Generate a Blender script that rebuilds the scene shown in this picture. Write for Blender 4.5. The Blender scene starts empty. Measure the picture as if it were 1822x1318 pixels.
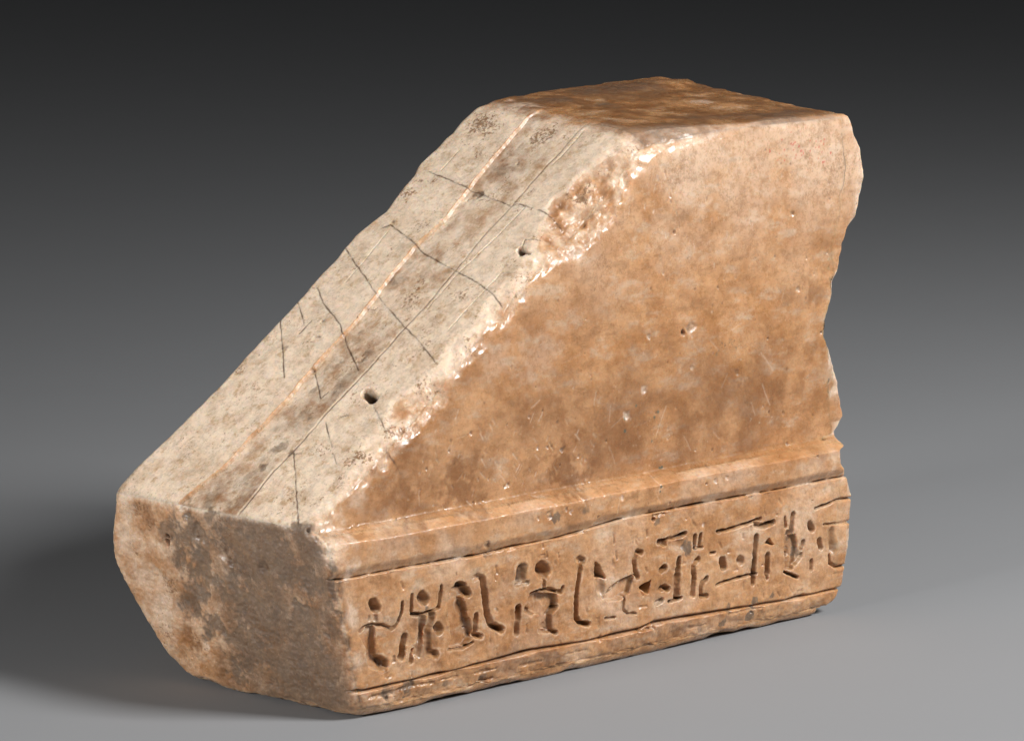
import bpy, math, random
import numpy as np
from mathutils import Vector, Matrix

# ------------------------------------------------------------------ camera
S = 0.10                                     # metres per object unit (the stone is about 10 cm long)
PITCH, YAW, FPX, DEP = 0.1707, 0.7327, 6500.0, 5.2845
CX, CY = 911.0, 659.0
PA = (643.0, 1275.5)                          # where the near bottom corner sits
RIGHT = np.array([1.0, 0, 0])
FWD = np.array([0, math.cos(PITCH), -math.sin(PITCH)])
UP = np.array([0, math.sin(PITCH), math.cos(PITCH)])
CAM = -((PA[0]-CX)/FPX*DEP*RIGHT + DEP*FWD - (PA[1]-CY)/FPX*DEP*UP)

sc = bpy.context.scene
cd = bpy.data.cameras.new('camera')
cam = bpy.data.objects.new('camera', cd)
sc.collection.objects.link(cam)
cam.location = Vector(CAM*S)
cam.rotation_euler = (math.pi/2 - PITCH, 0, 0)
cd.sensor_fit = 'HORIZONTAL'
cd.sensor_width = 36.0
cd.lens = FPX/1822*36.0
cd.clip_start, cd.clip_end = 0.01, 50
sc.camera = cam

# ------------------------------------------------------------------ world, lamps, exposure
w = bpy.data.worlds.new('World')
sc.world = w
w.use_nodes = True
bg = w.node_tree.nodes['Background']
bg.inputs[0].default_value = (1.0, 1.0, 1.0, 1)
bg.inputs[1].default_value = 0.055
sc.view_settings.view_transform = 'Standard'
sc.view_settings.look = 'None'
sc.view_settings.exposure = 0.0
sc.view_settings.gamma = 1.0
sc.render.engine = 'CYCLES'
sc.cycles.max_bounces = 6


def area(name, loc, target, size, power, col=(1, 1, 1), size_y=None, spread=180):
    l = bpy.data.lights.new(name, 'AREA')
    l.energy = power*S*S
    l.color = col
    l.shape = 'RECTANGLE'
    l.size = size*S
    l.size_y = (size_y or size)*S
    l.spread = math.radians(spread)
    o = bpy.data.objects.new(name, l)
    sc.collection.objects.link(o)
    o.location = Vector(loc)*S
    d = (Vector(target)-Vector(loc)).normalized()
    o.rotation_euler = d.to_track_quat('-Z', 'Y').to_euler()
    return o


area('key_lamp', (4.2, -1.3, 3.95), (0.2, 0.3, 0.3), 1.6, 490, (1.0, 0.995, 0.985))
area('fill_lamp', (-3.0, -2.6, 1.25), (0.2, 0.4, 0.45), 1.2, 18.5, (1.0, 0.985, 0.965), 0.9, 60)

# ------------------------------------------------------------------ numeric helpers
rng = np.random.default_rng(7)
PERM = rng.permutation(256).astype(np.int64)
PERM = np.concatenate([PERM, PERM, PERM])
GRAD = rng.normal(size=(256, 3))
GRAD /= np.linalg.norm(GRAD, axis=1)[:, None]
GRAD = GRAD.astype(np.float32)


def perlin(P):
    P = np.asarray(P, np.float32)
    F = np.floor(P)
    I = F.astype(np.int64) & 255
    f = P-F
    u = f*f*f*(f*(f*6-15)+10)
    out = 0
    for dx in (0, 1):
        wx = u[:, 0] if dx else 1-u[:, 0]
        hx = PERM[I[:, 0]+dx]
        for dy in (0, 1):
            wy = wx*(u[:, 1] if dy else 1-u[:, 1])
            hy = PERM[hx+I[:, 1]+dy]
            for dz in (0, 1):
                ww = wy*(u[:, 2] if dz else 1-u[:, 2])
                g = GRAD[PERM[hy+I[:, 2]+dz]]
                out = out + ww*(g[:, 0]*(f[:, 0]-dx)+g[:, 1]*(f[:, 1]-dy)+g[:, 2]*(f[:, 2]-dz))
    return out*1.5


def fbm(P, scale, octs=3, off=0.0, gain=0.5):
    a, r, s = 1.0, 0.0, scale
    for k in range(octs):
        r = r + a*perlin(P*s+off+17.3*k)
        a *= gain
        s *= 2.03
    return r


def worley(P, scale):
    P = P*scale
    I0 = np.floor(P).astype(np.int64)
    best = np.full(len(P), 9.0)
    for dx in (-1, 0, 1):
        for dy in (-1, 0, 1):
            for dz in (-1, 0, 1):
                C = I0+np.array([dx, dy, dz])
                hsh = PERM[(PERM[(PERM[C[:, 0] & 255]+C[:, 1]) & 255]+C[:, 2]) & 255]
                c = C+0.5+GRAD[hsh]*0.45
                best = np.minimum(best, ((P-c)**2).sum(1))
    return np.sqrt(best)


def sstep(a, b, x):
    t = np.clip((x-a)/(b-a), 0, 1)
    return t*t*(3-2*t)


# ------------------------------------------------------------------ a pixel of the photograph becomes a point on one of the stone's planes
ca, sa = math.cos(YAW), math.sin(YAW)
ROT = np.array([[ca, sa, 0], [-sa, ca, 0], [0, 0, 1]])      # world -> object axes
ORG = ROT @ CAM


def ray(px, py):
    d = (px-CX)/FPX*RIGHT + FWD - (py-CY)/FPX*UP
    return ROT @ d


def hit(px, py, n, c):
    d = ray(px, py)
    t = (c-n@ORG)/(n@d)
    return ORG+t*d


def plane3(a, b, c, inside):
    n = np.cross(b-a, c-a)
    n /= np.linalg.norm(n)
    if n@(inside-a) > 0:
        n = -n
    return n, n@a


INSIDE = np.array([0.5, 0.25, 0.25])
SIDE = (np.array([0, -1.0, 0.010]), 0.0)
SIDE = (SIDE[0]/np.linalg.norm(SIDE[0]), 0.0)
A = np.zeros(3)
STEP = 0.026                                  # how far the upper wall stands back from the moulding
WALLP = (SIDE[0], -STEP)
E_ = hit(580, 950, *SIDE)
D_ = hit(1152, 236, *WALLP)
C_ = hit(1500, 203, *WALLP)
B_ = hit(1490, 1090, *SIDE)
B_[2] = 0
G_ = hit(858, 176, np.array([0, 1.0, 0]), 0.393)
SLOPE = plane3(E_, D_, G_, INSIDE)
F_ = hit(196, 872, *SLOPE)
ENDP = plane3(A, E_, F_, INSIDE)
TOP = plane3(D_, C_, G_, INSIDE)
K_ = hit(1240, 147, *TOP)
FAR = plane3(F_, G_, np.array([0.0, F_[1]+0.10, 0.0]), INSIDE)
BACK = plane3(B_, C_, K_, INSIDE)
GZ = 0.009                                    # the paper lies this far below the nominal corner
BOT = (np.array([0, 0, -1.0]), GZ)
NCH = (SIDE[0]+SLOPE[0])/np.linalg.norm(SIDE[0]+SLOPE[0])
NCH2 = (SIDE[0]+TOP[0])/np.linalg.norm(SIDE[0]+TOP[0])
CHAM = (NCH, NCH@D_)
CHAM2 = (NCH2, NCH2@D_)
# the worn lower left corner
_n = np.array([-0.30, 0.72, -0.46])
_n /= np.linalg.norm(_n)
CUT = (_n, _n@hit(217, 1045, *ENDP))
_m = np.array([-0.34, 0.46, -0.74])
_m /= np.linalg.norm(_m)
CUT2 = (_m, _m@hit(264, 1142, *ENDP))
PL = [SIDE, ENDP, SLOPE, TOP, FAR, BACK, BOT, CHAM, CHAM2, CUT, CUT2]
iSIDE, iEND, iSLOPE, iTOP, iFAR, iBACK, iBOT, iCH, iCH2, iCUT, iCUT2 = range(11)


def corner(i, j, k):
    M = np.array([PL[i][0], PL[j][0], PL[k][0]])
    return np.linalg.solve(M, np.array([PL[i][1], PL[j][1], PL[k][1]]))


def wall_shift(P):
    t = sstep(0.258, 0.286, P[:, 2])*sstep(-.09, -.01, P@SIDE[0])
    return P-SIDE[0]*(STEP*t)[:, None]


vA = corner(iSIDE, iEND, iBOT)
vB = corner(iSIDE, iBACK, iBOT)
vM = corner(iFAR, iBACK, iBOT)
vN = corner(iFAR, iEND, iBOT)
vE = corner(iSIDE, iEND, iSLOPE)
vD = corner(iSIDE, iSLOPE, iTOP)
vC = corner(iSIDE, iTOP, iBACK)
vF = corner(iFAR, iEND, iSLOPE)
vG = corner(iFAR, iSLOPE, iTOP)
vK = corner(iFAR, iTOP, iBACK)

# ------------------------------------------------------------------ grids
NX, NZ, NY = 740, 560, 380
UK = 0.64


def top_edge(a, b, c, u):
    u = u[:, None]
    return np.where(u < UK, a+(b-a)*(u/UK), b+(c-b)*((u-UK)/(1-UK)))


def lerp(a, b, t):
    return a+(b-a)*t


uu = np.linspace(0, 1, NX+1)
# put a column exactly on the kink
uu = np.concatenate([np.linspace(0, UK, int(NX*UK)+1), np.linspace(UK, 1, NX-int(NX*UK)+1)[1:]])
tt = np.linspace(0, 1, NZ+1)
vv = np.interp(tt, [0, 0.56, 1], [0, 0.40, 1])
ww = np.linspace(0, 1, NY+1)


def grid_side(near, uidx, vidx):
    b0, b1 = (vA, vB) if near else (vN, vM)
    t0, tk, t1 = (vE, vD, vC) if near else (vF, vG, vK)
    u = uu[uidx]
    bot = lerp(b0, b1, u[:, None])
    top = top_edge(t0, tk, t1, u)
    v = vv[vidx][None, :, None]
    return bot[:, None, :]*(1-v)+top[:, None, :]*v


def grid_top(uidx, widx):
    u = uu[uidx]
    n = top_edge(vE, vD, vC, u)
    f = top_edge(vF, vG, vK, u)
    t = ww[widx][None, :, None]
    return n[:, None, :]*(1-t)+f[:, None, :]*t


def grid_quad(P00, P10, P01, P11, a, b):
    a = a[:, None, None]
    b = b[None, :, None]
    return (P00*(1-a)+P10*a)*(1-b)+(P01*(1-a)+P11*a)*b


ix, iz, iy = np.arange(NX+1), np.arange(NZ+1), np.arange(NY+1)
cx, cz, cy = np.arange(0, NX+1, 4), np.arange(0, NZ+1, 4), np.arange(0, NY+1, 4)
mz, my = np.arange(0, NZ+1, 2), np.arange(0, NY+1, 2)
patches = [
    ('side', grid_side(True, ix, iz), iSIDE, False),
    ('top', grid_top(ix, iy), -1, False),
    ('end', grid_quad(vA, vN, vE, vF, ww, vv), iEND, True),
    ('back', grid_quad(vB, vM, vC, vK, ww[my], vv[mz]), iBACK, False),
    ('far', grid_side(False, cx, cz), iFAR, True),
    ('under', grid_quad(vA, vB, vN, vM, uu[cx], ww[cy]), iBOT, True),
]
off, P0, own = [], [], []
tot = 0
for nm, g, o, fl in patches:
    off.append(tot)
    n = g.shape[0]*g.shape[1]
    P0.append(g.reshape(-1, 3))
    if nm == 'top':
        oo = np.where(uu <= UK, iSLOPE, iTOP)[:, None].repeat(g.shape[1], 1).reshape(-1)
    else:
        oo = np.full(n, o)
    own.append(oo)
    tot += n
P0 = np.concatenate(P0).astype(np.float64)
own = np.concatenate(own)
NV = len(P0)
P0 = wall_shift(P0)

# ------------------------------------------------------------------ face coordinates
AX = {}
for k, (xd) in {iSIDE: np.array([1.0, 0, 0]), iEND: np.array([0, 1.0, 0]), iSLOPE: (vD-vE), iTOP: np.array([1.0, 0, 0])}.items():
    n = PL[k][0]
    a = xd-(xd@n)*n
    a /= np.linalg.norm(a)
    b = np.cross(n, a)
    AX[k] = (a, b)


def to2(k, P):
    a, b = AX[k]
    return np.stack([P@a, P@b], -1)


def px2(k, pts, z=None):                     # photograph pixels (or pixels of an enlarged crop) to face coordinates
    r = []
    for x, y in pts:
        if z:
            x, y = z[0]+x/z[2], z[1]+y/z[2]
        q = hit(x, y, *PL[k])
        if k == iSIDE and q[2] > .275:        # the wall above the moulding
            q = hit(x, y, *WALLP)
        r.append(to2(k, q))
    return np.array(r)


G0 = np.stack([P0@n-c for n, c in PL], 1)    # signed distances of the sharp block
near = {k: np.where(G0[:, k] > -0.055)[0] for k in (iSIDE, iEND, iSLOPE, iTOP, iBACK, iBOT, iFAR)}
Q = {k: to2(k, P0[near[k]]) for k in AX}
# wobble so that no carved line is ruler-straight
for k in Q:
    Pn = P0[near[k]]
    wob = np.stack([perlin(Pn*60+3.1*k), perlin(Pn*60+9.7+k)], 1)*0.0011
    wob += np.stack([perlin(Pn*170+1.1*k), perlin(Pn*170+5.7+k)], 1)*0.0005
    Q[k] = Q[k]+wob


def dseg(q, a, b):
    ab = b-a
    t = np.clip(((q-a)@ab)/max(ab@ab, 1e-12), 0, 1)
    return np.linalg.norm(q-a-t[:, None]*ab, axis=1)


def near_box(q, pts, pad):
    lo, hi = pts.min(0)-pad, pts.max(0)+pad
    return np.where((q[:, 0] > lo[0]) & (q[:, 0] < hi[0]) & (q[:, 1] > lo[1]) & (q[:, 1] < hi[1]))[0]


def stroke(k, pts, wpx, z=None, pad=0.004):
    """(indices into near[k], distance minus half width in face units)"""
    zz = z[2] if z else 1.0
    hw = wpx/zz/1140.0/2
    p = px2(k, pts, z)
    if len(p) == 1:
        p = np.concatenate([p, p+1e-5])
    I = near_box(Q[k], p, hw+pad)
    q = Q[k][I]
    d = np.full(len(I), 1e9)
    for i in range(len(p)-1):
        d = np.minimum(d, dseg(q, p[i], p[i+1]))
    return I, d, hw


def poly(k, pts, z=None, pad=0.004):
    p = px2(k, pts, z)
    I = near_box(Q[k], p, pad)
    q = Q[k][I]
    d = np.full(len(I), 1e9)
    ins = np.zeros(len(I), bool)
    n = len(p)
    for i in range(n):
        a, b = p[i], p[(i+1) % n]
        d = np.minimum(d, dseg(q, a, b))
        c = ((a[1] > q[:, 1]) != (b[1] > q[:, 1])) & (q[:, 0] < (b[0]-a[0])*(q[:, 1]-a[1])/(b[1]-a[1]+1e-15)+a[0])
        ins ^= c
    return I, np.where(ins, -d, d)


H = {k: np.zeros(NV) for k in range(11)}
M = {k: np.zeros(NV) for k in ('tan', 'dirt', 'grey', 'pale', 'brown', 'spot', 'red', 'green', 'rough')}
SUB = np.full(NV, -1)                        # sub-part id (carved sign, hour line, hole)
subnames = []


def newsub(name):
    subnames.append(name)
    return len(subnames)-1


N1 = fbm(P0, 9.0, 3, 2.0)
N2 = fbm(P0, 34.0, 3, 31.0)
N3 = fbm(P0, 120.0, 2, 77.0)


def carve(k, I, d, hw, depth, dirt=0.0, sub=-1, soft=0.6):
    prof = 1-sstep(hw*(1-soft), hw*1.15, d)
    idx = near[k][I]
    if k == iSIDE:
        prof = prof*np.clip(.95+.5*N2[idx], .5, 1.3)
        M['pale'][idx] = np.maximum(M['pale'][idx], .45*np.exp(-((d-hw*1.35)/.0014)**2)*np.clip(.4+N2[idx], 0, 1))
    H[k][idx] = np.minimum(H[k][idx], Hb[k][idx]-depth*prof) if k in Hb else np.minimum(H[k][idx], -depth*prof)
    if dirt:
        M['dirt'][idx] = np.maximum(M['dirt'][idx], dirt*prof*np.clip((.95 if k == iSLOPE else .70)+0.9*N2[idx]+.5*N3[idx], .12, 1))
    if sub >= 0:
        s = idx[d < hw*0.9]
        SUB[s] = sub


def blob(mask, k, px, r, val=1.0, soft=1.0, noise=0.6):
    """a stain centred on a pixel of the photograph, ragged edge, laid on face k"""
    c = px2(k, [px])[0]
    R = r/1140.0
    I = near_box(Q[k], c[None, :], R*1.8)
    idx = near[k][I]
    d = np.linalg.norm(Q[k][I]-c, axis=1)/R
    fr = np.clip(r/30.0, 0, 1)
    d = d+noise*(N2[idx]*(.45+.3*fr)+N1[idx]*0.5*fr+N3[idx]*(.75-.35*fr))
    M[mask][idx] = np.maximum(M[mask][idx], val*(1-sstep(1-soft*0.9, 1.0, d))*sstep(-.040 if k == iSIDE else -.022, -.030 if k == iSIDE else -.004, G0[idx, k]))


# ------------------------------------------------------------------ long face: moulding, inscription band, plinth (profile by height)
qs = to2(iSIDE, P0[near[iSIDE]])
xs_, zs_ = qs[:, 0], P0[near[iSIDE]][:, 2]


def zline(pts):
    P = np.array([hit(x, y, *SIDE) for x, y in pts])
    return P[:, 0], P[:, 2]


MT = zline([(590, 958), (700, 941), (800, 922), (1000, 884), (1250, 836), (1400, 807), (1500, 788)])
MG = zline([(608, 1032), (700, 1013), (850, 988), (905, 974), (1000, 955), (1100, 925), (1160, 912), (1250, 896), (1400, 868), (1490, 850)])
LG = zline([(640, 1232), (730, 1211), (800, 1195), (900, 1170), (950, 1157), (1050, 1140), (1140, 1120), (1165, 1108), (1300, 1085), (1400, 1068), (1490, 1048)])
wobz = N1[near[iSIDE]]*0.0012+N2[near[iSIDE]]*0.0006
zt = np.interp(xs_, *MT)+wobz
zg = np.interp(xs_, *MG)+wobz
zl = np.interp(xs_, *LG)+wobz
h = np.zeros(len(zs_))
# upper wall stands back behind the moulding
back = -STEP+0.0005*N1[near[iSIDE]]
mh = (zs_-zg)/(zt-zg)
tw = np.clip((mh-.84)/.27, 0, 1)
tw = .5*tw+.5*sstep(.78, 1.20, mh)
roll = -0.004+0.008*sstep(-.02, .30, mh)+.001*N2[near[iSIDE]]*sstep(0.9, .5, mh)
inm = (zs_ > zg)
h = np.where(inm, roll*(1-tw)+back*tw, 0)
# groove under the moulding
ggrow = 0.0024+0.0012*N1[near[iSIDE]]
h = np.minimum(h, -0.0145*np.exp(-((zs_-zg)/ggrow)**2)*(0.85+0.5*N2[near[iSIDE]])+0.004)
# band sits slightly under the moulding, plinth slightly under the band
h = np.where(zs_ < zg-0.002, np.minimum(h, -0.0025+0.0005*N1[near[iSIDE]]), h)
h = np.where(zs_ < zl, np.minimum(h, -0.0035-0.008*sstep(0.0, 0.04, zl-zs_)+0.0012*N2[near[iSIDE]]+.005*N1[near[iSIDE]]), h)
h = np.minimum(h, np.where(np.abs(zs_-zl) < 0.006, -(0.0085+.006*N1[near[iSIDE]])*np.exp(-((zs_-zl)/(0.0024+.0012*N1[near[iSIDE]]))**2)-0.0025, h))
h += 0.0016*N1[near[iSIDE]]*sstep(0.0, 0.05, zs_-zt)+(0.0005+.0009*np.clip(1-sstep(-.004, .004, zs_-zg), 0, 1))*N2[near[iSIDE]]+(0.00018+.0004*np.clip(1-sstep(-.004, .004, zs_-zg), 0, 1))*N3[near[iSIDE]]
Hb = {}
H[iSIDE][near[iSIDE]] = h
Hb[iSIDE] = H[iSIDE].copy()
for zz, amp in ((zg, 0.9), (zl, 0.75)):
    idx = near[iSIDE]
    M['dirt'][idx] = np.maximum(M['dirt'][idx], amp*np.exp(-((zs_-zz)/0.0019)**2)*np.clip(0.35+1.0*N1[idx]+0.6*N2[idx], 0.1, 1))
ZT_, ZG_, ZL_ = np.zeros(NV), np.zeros(NV), np.zeros(NV)
ZT_[near[iSIDE]], ZG_[near[iSIDE]], ZL_[near[iSIDE]] = zt, zg, zl

# carved signs: each list is one sign; ('s', width, depth, dirt, pts) a stroke, ('p', depth, dirt, pts) a sunk area
Z7 = (630, 980, 4.881)
Z8 = (880, 940, 4.881)
Z5 = (1080, 860, 5.492)
Z6 = (1300, 860, 5.492)
SIGNS = [
 (Z7, [('s', 60, .008, .3, [(175, 455), (205, 500)]), ('s', 40, .003, 0, [(185, 540), (195, 600)]),
       ('s', 20, .005, .7, [(60, 700), (110, 655), (200, 638), (260, 645), (335, 678), (370, 655), (395, 615), (425, 510), (432, 450)]),
       ('p', .0045, 0, [(60, 740), (130, 660), (190, 650), (190, 900), (300, 950), (305, 1010), (200, 1030), (135, 1010), (120, 850)]),
       ('s', 70, .008, .6, [(230, 965), (265, 985)]), ('s', 24, .006, 0, [(160, 700), (155, 950)])]),
 (Z7, [('s', 46, .008, .35, [(447, 755), (420, 925)])]),
 (Z7, [('s', 62, .009, .7, [(600, 395), (628, 430)]),
       ('s', 24, .006, .9, [(515, 390), (510, 548), (600, 552), (690, 525), (745, 490), (760, 430), (767, 310)])]),
 (Z7, [('s', 55, .006, .5, [(605, 580), (600, 740), (562, 890)]), ('s', 60, .007, .8, [(735, 665), (755, 690)]),
       ('s', 50, .005, .3, [(690, 560), (650, 700), (650, 830), (665, 890), (715, 900)]), ('s', 36, .004, .2, [(520, 870), (500, 960)])]),
 (Z7, [('p', .0048, 0, [(850, 330), (900, 296), (1005, 318), (1015, 380), (955, 405), (975, 500), (1005, 600), (1045, 750), (970, 835), (835, 858), (862, 740), (830, 560), (828, 420)]),
       ('s', 44, .008, .7, [(910, 298), (960, 308)]), ('s', 44, .008, .6, [(985, 345), (1005, 375)]),
       ('s', 40, .008, .5, [(955, 470), (970, 520)]), ('s', 30, .007, .3, [(1000, 600), (1035, 720)]), ('s', 18, .005, .7, [(835, 858), (960, 845), (1040, 795)])]),
 (Z7, [('s', 40, .0045, .1, [(1060, 240), (1085, 225), (1120, 235)]), ('s', 44, .009, .35, [(1130, 250), (1150, 400), (1168, 560), (1205, 645), (1290, 682)]),
       ('s', 34, .006, .1, [(1075, 560), (1060, 730), (1110, 740)])]),
 (Z8, [('s', 42, .008, .5, [(217, 692), (205, 905)])]),
 (Z8, [('s', 80, .006, .8, [(250, 360), (240, 430)]), ('s', 30, .003, 0, [(200, 490), (300, 470)])]),
 (Z8, [('s', 85, .011, .4, [(415, 350), (445, 380)]), ('s', 26, .004, .1, [(440, 400), (440, 520)]),
       ('s', 24, .006, .6, [(330, 570), (400, 545), (470, 525), (530, 545), (590, 550), (602, 508)]),
       ('p', .005, .15, [(310, 590), (400, 555), (550, 570), (560, 650), (510, 750), (510, 890), (400, 870), (400, 740), (292, 715)]),
       ('s', 50, .008, .4, [(300, 700), (335, 712)]), ('s', 30, .008, .7, [(545, 680), (480, 765)]), ('s', 56, .0085, .5, [(470, 840), (485, 865)]),
       ('s', 26, .006, .4, [(400, 885), (500, 890), (545, 903)]), ('s', 16, .007, .1, [(405, 600), (405, 720)])]),
 (Z8, [('s', 46, .005, .1, [(745, 270), (775, 285)]), ('s', 30, .006, .2, [(765, 300), (740, 450), (722, 600)]), ('s', 32, .009, .4, [(722, 600), (716, 780), (752, 822), (830, 832)])]),
 (Z8, [('p', .011, .5, [(885, 295), (880, 415), (975, 438), (945, 380), (915, 320)]), ('s', 70, .003, 0, [(925, 455), (930, 530)]),
       ('p', .005, 0, [(975, 600), (1050, 495), (1225, 405), (1185, 560), (1090, 625), (990, 625)]),
       ('s', 16, .007, .9, [(958, 600), (1010, 522), (1080, 465), (1220, 408)]),
       ('s', 32, .006, .2, [(1285, 205), (1250, 200), (1225, 280), (1230, 360), (1255, 425)]),
       ('s', 18, .004, .1, [(1140, 580), (1130, 700), (1170, 742), (1240, 740)]), ('s', 16, .003, 0, [(970, 780), (1050, 770)])]),
 (Z5, [('p', .009, .4, [(330, 1010), (435, 950), (430, 1010), (405, 1075), (370, 1060)])]),
 (Z5, [('s', 50, .007, .6, [(545, 850), (575, 825)]), ('s', 40, .007, .7, [(545, 1030), (575, 1010), (605, 1030)]), ('s', 36, .006, .6, [(505, 1165), (550, 1145)])]),
 (Z5, [('s', 34, .007, .9, [(515, 575), (610, 550), (690, 530), (775, 490)]), ('p', .005, .4, [(515, 575), (620, 550), (600, 610), (560, 625)]),
       ('s', 70, .003, .35, [(640, 590), (740, 600)])]),
 (Z5, [('s', 30, .006, .5, [(875, 510), (868, 600)]), ('s', 30, .006, .5, [(930, 500), (915, 610)]), ('s', 20, .004, .2, [(865, 632), (945, 625)])]),
 (Z5, [('s', 40, .006, .6, [(715, 735), (706, 900)]), ('s', 56, .006, .3, [(700, 900), (690, 1110)]), ('s', 22, .006, .7, [(618, 1152), (735, 1118)])]),
 (Z5, [('s', 44, .007, .4, [(905, 745), (862, 795), (862, 940), (850, 1085)]), ('s', 34, .007, .7, [(985, 925), (935, 995), (930, 1095), (992, 1102)])]),
 (Z5, [('s', 60, .010, .7, [(1140, 755), (1155, 810)]), ('s', 62, .010, .7, [(1312, 750), (1322, 760)]),
       ('s', 24, .007, .8, [(1088, 470), (1210, 450), (1318, 412), (1515, 345)]), ('s', 20, .006, .8, [(1080, 995), (1200, 947), (1318, 915), (1470, 880)]),
       ('s', 18, .004, .4, [(1030, 682), (1070, 675)])]),
 (Z6, [('s', 40, .008, .9, [(255, 400), (320, 420), (430, 382)]), ('s', 42, .007, .7, [(262, 520), (246, 700), (236, 880), (230, 975)]),
       ('p', .008, .6, [(345, 585), (385, 545), (430, 600)]), ('s', 46, .0075, .5, [(378, 700), (372, 790), (368, 870)]), ('s', 22, .006, .5, [(370, 870), (372, 925)])]),
 (Z6, [('s', 26, .005, .4, [(545, 335), (550, 420)]), ('s', 40, .006, .3, [(622, 300), (612, 400), (600, 480)]), ('s', 40, .007, .8, [(570, 485), (590, 490)]),
       ('s', 54, .008, .7, [(565, 690), (585, 700)]), ('s', 34, .006, .5, [(722, 570), (702, 640)]), ('s', 34, .005, .4, [(702, 700), (640, 780)]),
       ('s', 24, .006, .8, [(540, 860), (600, 890), (665, 912)]), ('p', .0035, .3, [(540, 500), (640, 500), (660, 620), (620, 840), (545, 850)])]),
 (Z6, [('s', 48, .008, .5, [(785, 400), (805, 450)]), ('s', 38, .007, .4, [(878, 555), (895, 630)]), ('s', 34, .005, .2, [(802, 760), (800, 840)])]),
 (Z6, [('s', 20, .0035, .1, [(920, 402), (1130, 388)]), ('s', 80, .004, .25, [(1000, 480), (1015, 640)]), ('s', 26, .007, .4, [(982, 700), (980, 780), (1050, 815)]),
       ('s', 30, .004, .3, [(1142, 370), (1135, 420)]), ('s', 20, .006, .6, [(838, 247), (950, 205), (1040, 165), (1115, 152)])]),
]
for z, items in SIGNS:
    sid = newsub('hieroglyph')
    for it in items:
        if it[0] == 's':
            I, d, hw = stroke(iSIDE, it[4], it[1]*1.6, z)
            d = np.maximum(d+.0007*N3[near[iSIDE][I]], 0)
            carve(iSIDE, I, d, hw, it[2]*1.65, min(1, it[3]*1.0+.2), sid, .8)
        else:
            I, d = poly(iSIDE, it[3], z)
            d = d+.0007*N3[near[iSIDE][I]]
            e = 0.0011
            prof = 1-sstep(-e*1.7, e*1.2, d)
            idx = near[iSIDE][I]
            H[iSIDE][idx] = np.minimum(H[iSIDE][idx], Hb[iSIDE][idx]-2.3*it[1]*prof*(1+0.25*N2[idx]+.12*N3[idx]))
            SUB[idx[d < e*0.3]] = sid
            M['brown'][idx] = np.maximum(M['brown'][idx], .28*prof*np.clip(.7+.8*N2[idx], 0, 1))
            if it[2]:
                M['dirt'][idx] = np.maximum(M['dirt'][idx], it[2]*prof*np.clip(0.6+0.9*N2[idx], 0, 1))

random.seed(11)
for i in range(95):                          # chisel dents and worn pits between the signs
    f = random.random()
    x = 650+840*f
    yt, yb = 1035-175*f, 1215-165*f
    y = random.uniform(yt, yb)
    a = random.choice([1.5, 1.5, -.2, 1.2])
    L = random.uniform(2, 14)
    I, d, hw = stroke(iSIDE, [(x, y), (x+L*math.cos(a), y+L*math.sin(a))], random.uniform(4, 11))
    prof = 1-sstep(0, hw*1.1, d*(1+.5*N3[near[iSIDE][I]]))
    idx = near[iSIDE][I]
    H[iSIDE][idx] -= random.uniform(.0006, .0022)*prof
    if random.random() < .5:
        M['dirt'][idx] = np.maximum(M['dirt'][idx], random.uniform(.2, .7)*prof*np.clip(.5+N3[idx], 0, 1))

# pits, chips and scratches on the long face
for px, r, dep, pale, dirt in [((1228, 583), 16, .004, .35, .5), ((1216, 592), 7, .006, .2, .8), ((1114, 740), 11, .004, 1, 0), ((1145, 693), 10, .003, .7, .2), ((1200, 414), 4, .006, 0, 1),
                               ((1410, 380), 7, .004, .1, .7), ((1384, 400), 5, .002, 0, .5), ((1435, 460), 4, .004, 0, .9), ((1420, 515), 7, .003, .6, .3), ((1310, 662), 8, .003, 0, .5),
                               ((1156, 600), 5, .003, .7, .4), ((1230, 655), 6, .003, .4, .5), ((1395, 735), 6, .003, 0, .5), ((1400, 790), 5, .003, .5, .3), ((940, 742), 4, .003, .5, .3),
                               ((905, 862), 5, .003, .6, .3), ((1105, 885), 6, .002, .9, 0), ((1005, 905), 6, .003, .2, .8), ((975, 915), 9, .004, .2, .5), ((1165, 925), 6, .007, 0, .9),
                               ((865, 968), 9, .005, .3, .6), ((1270, 855), 8, .003, .8, .2), ((1290, 850), 6, .003, .8, 0), ((838, 770), 5, .003, .6, .2), ((990, 330), 5, .004, .6, .5),
                               ((1253, 935), 5, .002, 1, 0), ((884, 1083), 4, .002, 1, 0), ((1400, 268), 5, .001, .2, .2), ((1000, 800), 5, .003, .6, .2), ((975, 795), 6, .003, .5, .4), ((545, 945), 5, .005, 0, 1)]:
    k = iSIDE
    I, d, hw = stroke(k, [px], r*2)
    idx = near[k][I]
    d = d*(1+0.5*N2[idx]+0.4*N3[idx])
    prof = 1-sstep(hw*0.3, hw, d)
    H[k][idx] -= dep*prof*(0.8+0.6*N3[idx])
    M['pale'][idx] = np.maximum(M['pale'][idx], pale*prof*0.8)
    M['dirt'][idx] = np.maximum(M['dirt'][idx], dirt*prof*np.clip(0.4+1.2*N3[idx], 0, 1))
    M['rough'][idx] = np.maximum(M['rough'][idx], prof)
random.seed(3)
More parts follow.
